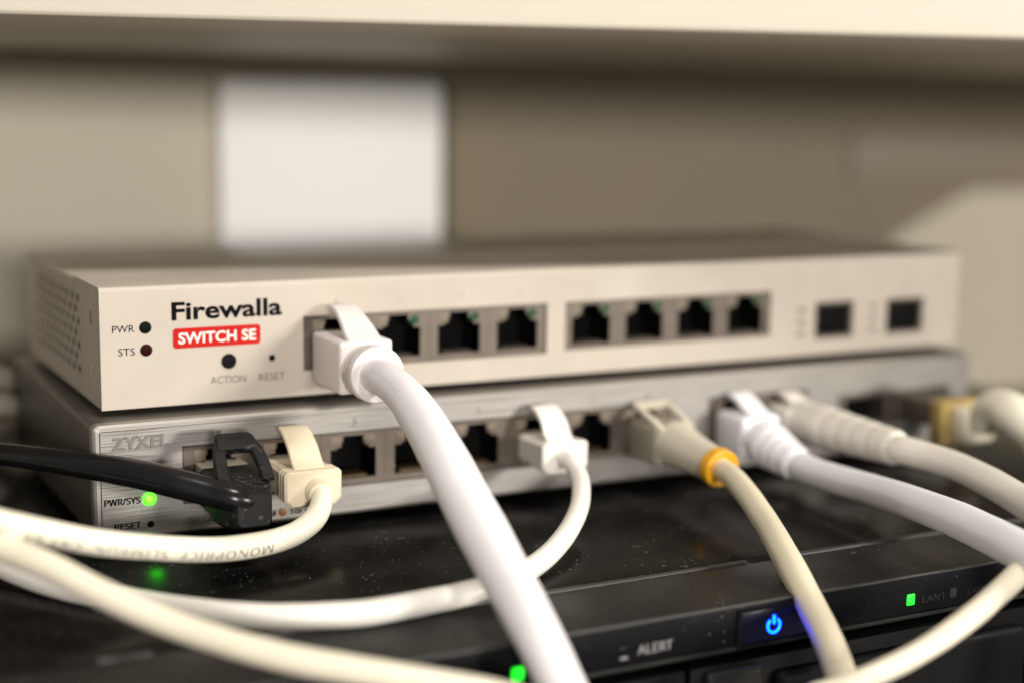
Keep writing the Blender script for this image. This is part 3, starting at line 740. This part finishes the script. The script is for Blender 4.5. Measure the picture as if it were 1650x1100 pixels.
# black cable, first socket of the steel switch
t, cv, j = cable('black', 'glossy black cable with a dusty black rubber plug and looped latch', 'black_jacket', G, 12)
px = zports[0]
connector(t, px, 8.8, 16.2, -7.5, 6)
bm = bmesh.new()
L = [(-5.5, 6.3, 4.6, 11.6, 0), (-15, 6.4, 4.7, 11.6, 0), (-17.0, 6.4, 5.2, 11.3, .0), (-21.5, 5.2, 4.9, 10.7, .1), (-24.6, 4.3, 4.0, 10.5, .2), (-25.3, 3.7, 3.4, 10.5, .3)]
prev = None
for y, w_, h_, zc, dx in L:
    c = .9
    R_ = [bm.verts.new((px+dx+a, y, zc+b)) for a, b in ((-w_, -h_+c), (-w_, h_-c), (-w_+c, h_), (w_-c, h_), (w_, h_-c), (w_, -h_+c), (w_-c, -h_), (-w_+c, -h_))]
    if prev:
        for k in range(8): bm.faces.new([prev[k], prev[(k+1) % 8], R_[(k+1) % 8], R_[k]])
    else: bm.faces.new(R_[::-1])
    prev = R_
bm.faces.new(prev)
boot = obj('boot', bm, 'black_rubber', t)
bm = bmesh.new()
for s in (-1, 1):
    strip(bm, px, smooth_path([(-20.5, 15.9, 1.5, s*4.9), (-19.0, 17.6, 1.5, s*5.0), (-16.6, 19.8, 1.5, s*4.7), (-14.2, 21.8, 1.5, s*4.1), (-12.6, 22.9, 1.5, s*3.5)]), 1.65)
strip(bm, px, [(-14.4, 21.6, 4.9), (-13.1, 22.9, 4.8), (-11.8, 23.7, 4.5), (-10.2, 24.0, 4.1)], 2.05)
obj('latch', bm, 'black_rubber', boot)
bm = bmesh.new()
for k in range(34):
    a = Vector((px+random.uniform(-3.5, 6.5), random.uniform(-25, -18.3), random.uniform(14.3, 16.9)))
    d = Vector((random.uniform(-1, 1), random.uniform(-1, 1), random.uniform(-.3, .3))).normalized()*random.uniform(.3, 1.2)
    e = Vector((random.uniform(-1, 1), random.uniform(-1, 1), random.uniform(-.3, .4)))*.5
    a.z = 16.95-max(0, (-17.8-a.y))*.22
    tube(bm, [(*(a), .02), (*(a+d*.5+e*.4), .025), (*(a+d), .018)], 4, cap=False)
o = obj('dust_fluff', bm, 'dust', boot, smooth=False); o['kind'] = 'stuff'

# thin white cable, sixth socket
t, cv, j = cable('thin_white', 'thin white cable that curves down and lies across the black server top', 'thin_white', G, 10)
px = zports[5]
connector(t, px, 8.8, 15.6, -3.5, 6)
slim_plug(t, px, 12.3, -15.6, -1.5, 6.0, 3.7, 'thin_white', (-5.0, 22.6), grooves=False)

# beige cable with yellow ring, eighth socket
t, cv, j = cable('yellow_ring', 'beige cable with a yellow ring on its boot, hanging in front of the power button', 'yellow_jacket', G, 10)
px = zports[7]
connector(t, px, 8.8, 15.6, -3.5, 6)
bm = B(px-6.2, px+6.2, -14.5, -.5, 6.8, 17.6, 1.5, 3); boot = obj('boot', bm, 'dark_boot', t)
bm = bmesh.new(); lathe(bm, (px+.1, -13.5, 12.4), (px, -33.5, 10.6), [(0, 6.2), (3, 5.9), (9, 5.1), (15, 4.6), (20.2, 4.2)], 36); obj('strain_relief', bm, 'grey_boot', boot)
bm = bmesh.new()
for s in (-1, 1):
    strip(bm, px, smooth_path([(-15, 16.2, 1.0, s*4.2), (-11, 18.0, 1.0, s*4.6), (-6, 19.6, .9, s*4.7), (-2.5, 20.7, .9, s*4.7)]), 1.3)
strip(bm, px, [(-3.4, 20.3, 5.5), (-2.5, 20.7, 5.5), (-1.4, 21.0, 5.5)], 1.3)
obj('latch', bm, 'grey_boot', boot)
bm = bmesh.new(); lathe(bm, (px+.05, -32.2, 10.8), (px-.1, -36.2, 10.2), [(0, 4.5), (.15, 4.75), (.3, 4.85), (3.0, 4.85), (3.15, 4.75), (3.3, 4.4), (3.0, 3.3), (2.8, 2.7)], 40); obj('colour_ring', bm, 'yellow', boot)

def ribbed(t, p0, p1, r0, r1, ribs, m, parent=None):
    L = (Vector(p1)-Vector(p0)).length
    prof = [(0, r0*.98)]
    for k in range(ribs):
        a = L*(.22+.72*k/ribs); d = L*.72/ribs; r = r0+(r1-r0)*(k+.5)/ribs
        prof += [(a, r), (a+d*.12, r*1.015), (a+d*.60, r*1.015), (a+d*.75, r*.98), (a+d*.95, r*.98)]
    prof += [(L*.97, r1), (L, r1*.9)]
    bm = bmesh.new(); lathe(bm, p0, p1, prof, 36)
    return obj('strain_relief', bm, m, parent or t)
# white cable, ninth socket
t, cv, j = cable('white_right', 'thick bright white cable with a ribbed white boot, running off to the right', 'cool_white', G, 10)
px = 174.0
connector(t, px, 8.8, 15.6, -3.5, 6)
bm = B(px-6.3, px+6.3, -13.5, 0, 6.2, 17.2, 1.6, 3); boot = obj('boot', bm, 'cool_white', t)
ribbed(t, (px, -11.5, 11.0), (px+.5, -28.5, 7.3), 6.2, 4.5, 4, 'cool_white', boot)
bm = bmesh.new(); strip(bm, px, smooth_path([(-13, 16.8, 3.4), (-9, 18.6, 3.4), (-4.5, 20.8, 3.3), (-2, 21.2, 3.2)]), 1.3); obj('latch', bm, 'cool_white', boot)
# greyish cable, tenth socket
t, cv, j = cable('grey_right', 'greyish white cable with a long ribbed boot, behind the bright white one at the right', 'grey_white', G, 10)
px = 191.0
connector(t, px, 8.8, 15.6, -3.5, 6)
bm = B(px-6.2, px+6.2, -10.5, 0, 7.0, 17.8, 1.6, 3); boot = obj('boot', bm, 'grey_white', t)
ribbed(t, (px, -8.5, 13.6), (px+.8, -46.5, 13.8), 6.0, 4.6, 5, 'grey_white', boot)
bm = bmesh.new(); strip(bm, px, smooth_path([(-10, 17.4, 3.2), (-7, 18.6, 3.2), (-4, 19.8, 3.1), (-1.5, 20.0, 3.0)]), 1.3); obj('latch', bm, 'grey_white', boot)
# far right: a fibre module with brass coloured latch and a fat cream cable
t, cv, j = cable('cream_end', 'fat cream cable with a brass coloured latch in the rightmost socket of the steel switch', 'cream_cable', G, 10)
bm = B(233.8, 248.2, -13, 8, 9.3, 16.3, .5); mod = obj('module', bm, 'tin', t)
bm = bmesh.new(); box(bm, 233.0, 248.8, -18.5, -13.1, 4.6, 17.4, .8); obj('latch', bm, 'brass', mod)
bm = bmesh.new(); box(bm, 235.5, 246.5, -26, -18.6, 6.2, 16.2, 1.4, 3); obj('boot', bm, 'cream_loop', t)

# cables whose plugs are out of the picture
t, cv, j = cable('cream_loop', 'warm cream cable crossing the lower left corner in front of the server bezel', 'cream_loop', G, 10)
t, cv, j = cable('cream_right', 'cream cable rising to the right in the lower right corner', 'cream_loop', G, 10)
G2 = 'grey cables bunched behind the left end of the switches'
for k, lb in (('bundle_a', 'blurred grey cable loop at the left edge, topmost of the three'), ('bundle_b', 'blurred grey cable loop at the left edge, middle of the three'), ('bundle_c', 'blurred grey cable loop at the left edge, lowest of the three')):
    cable(k, lb, 'bundle', G2, 8)
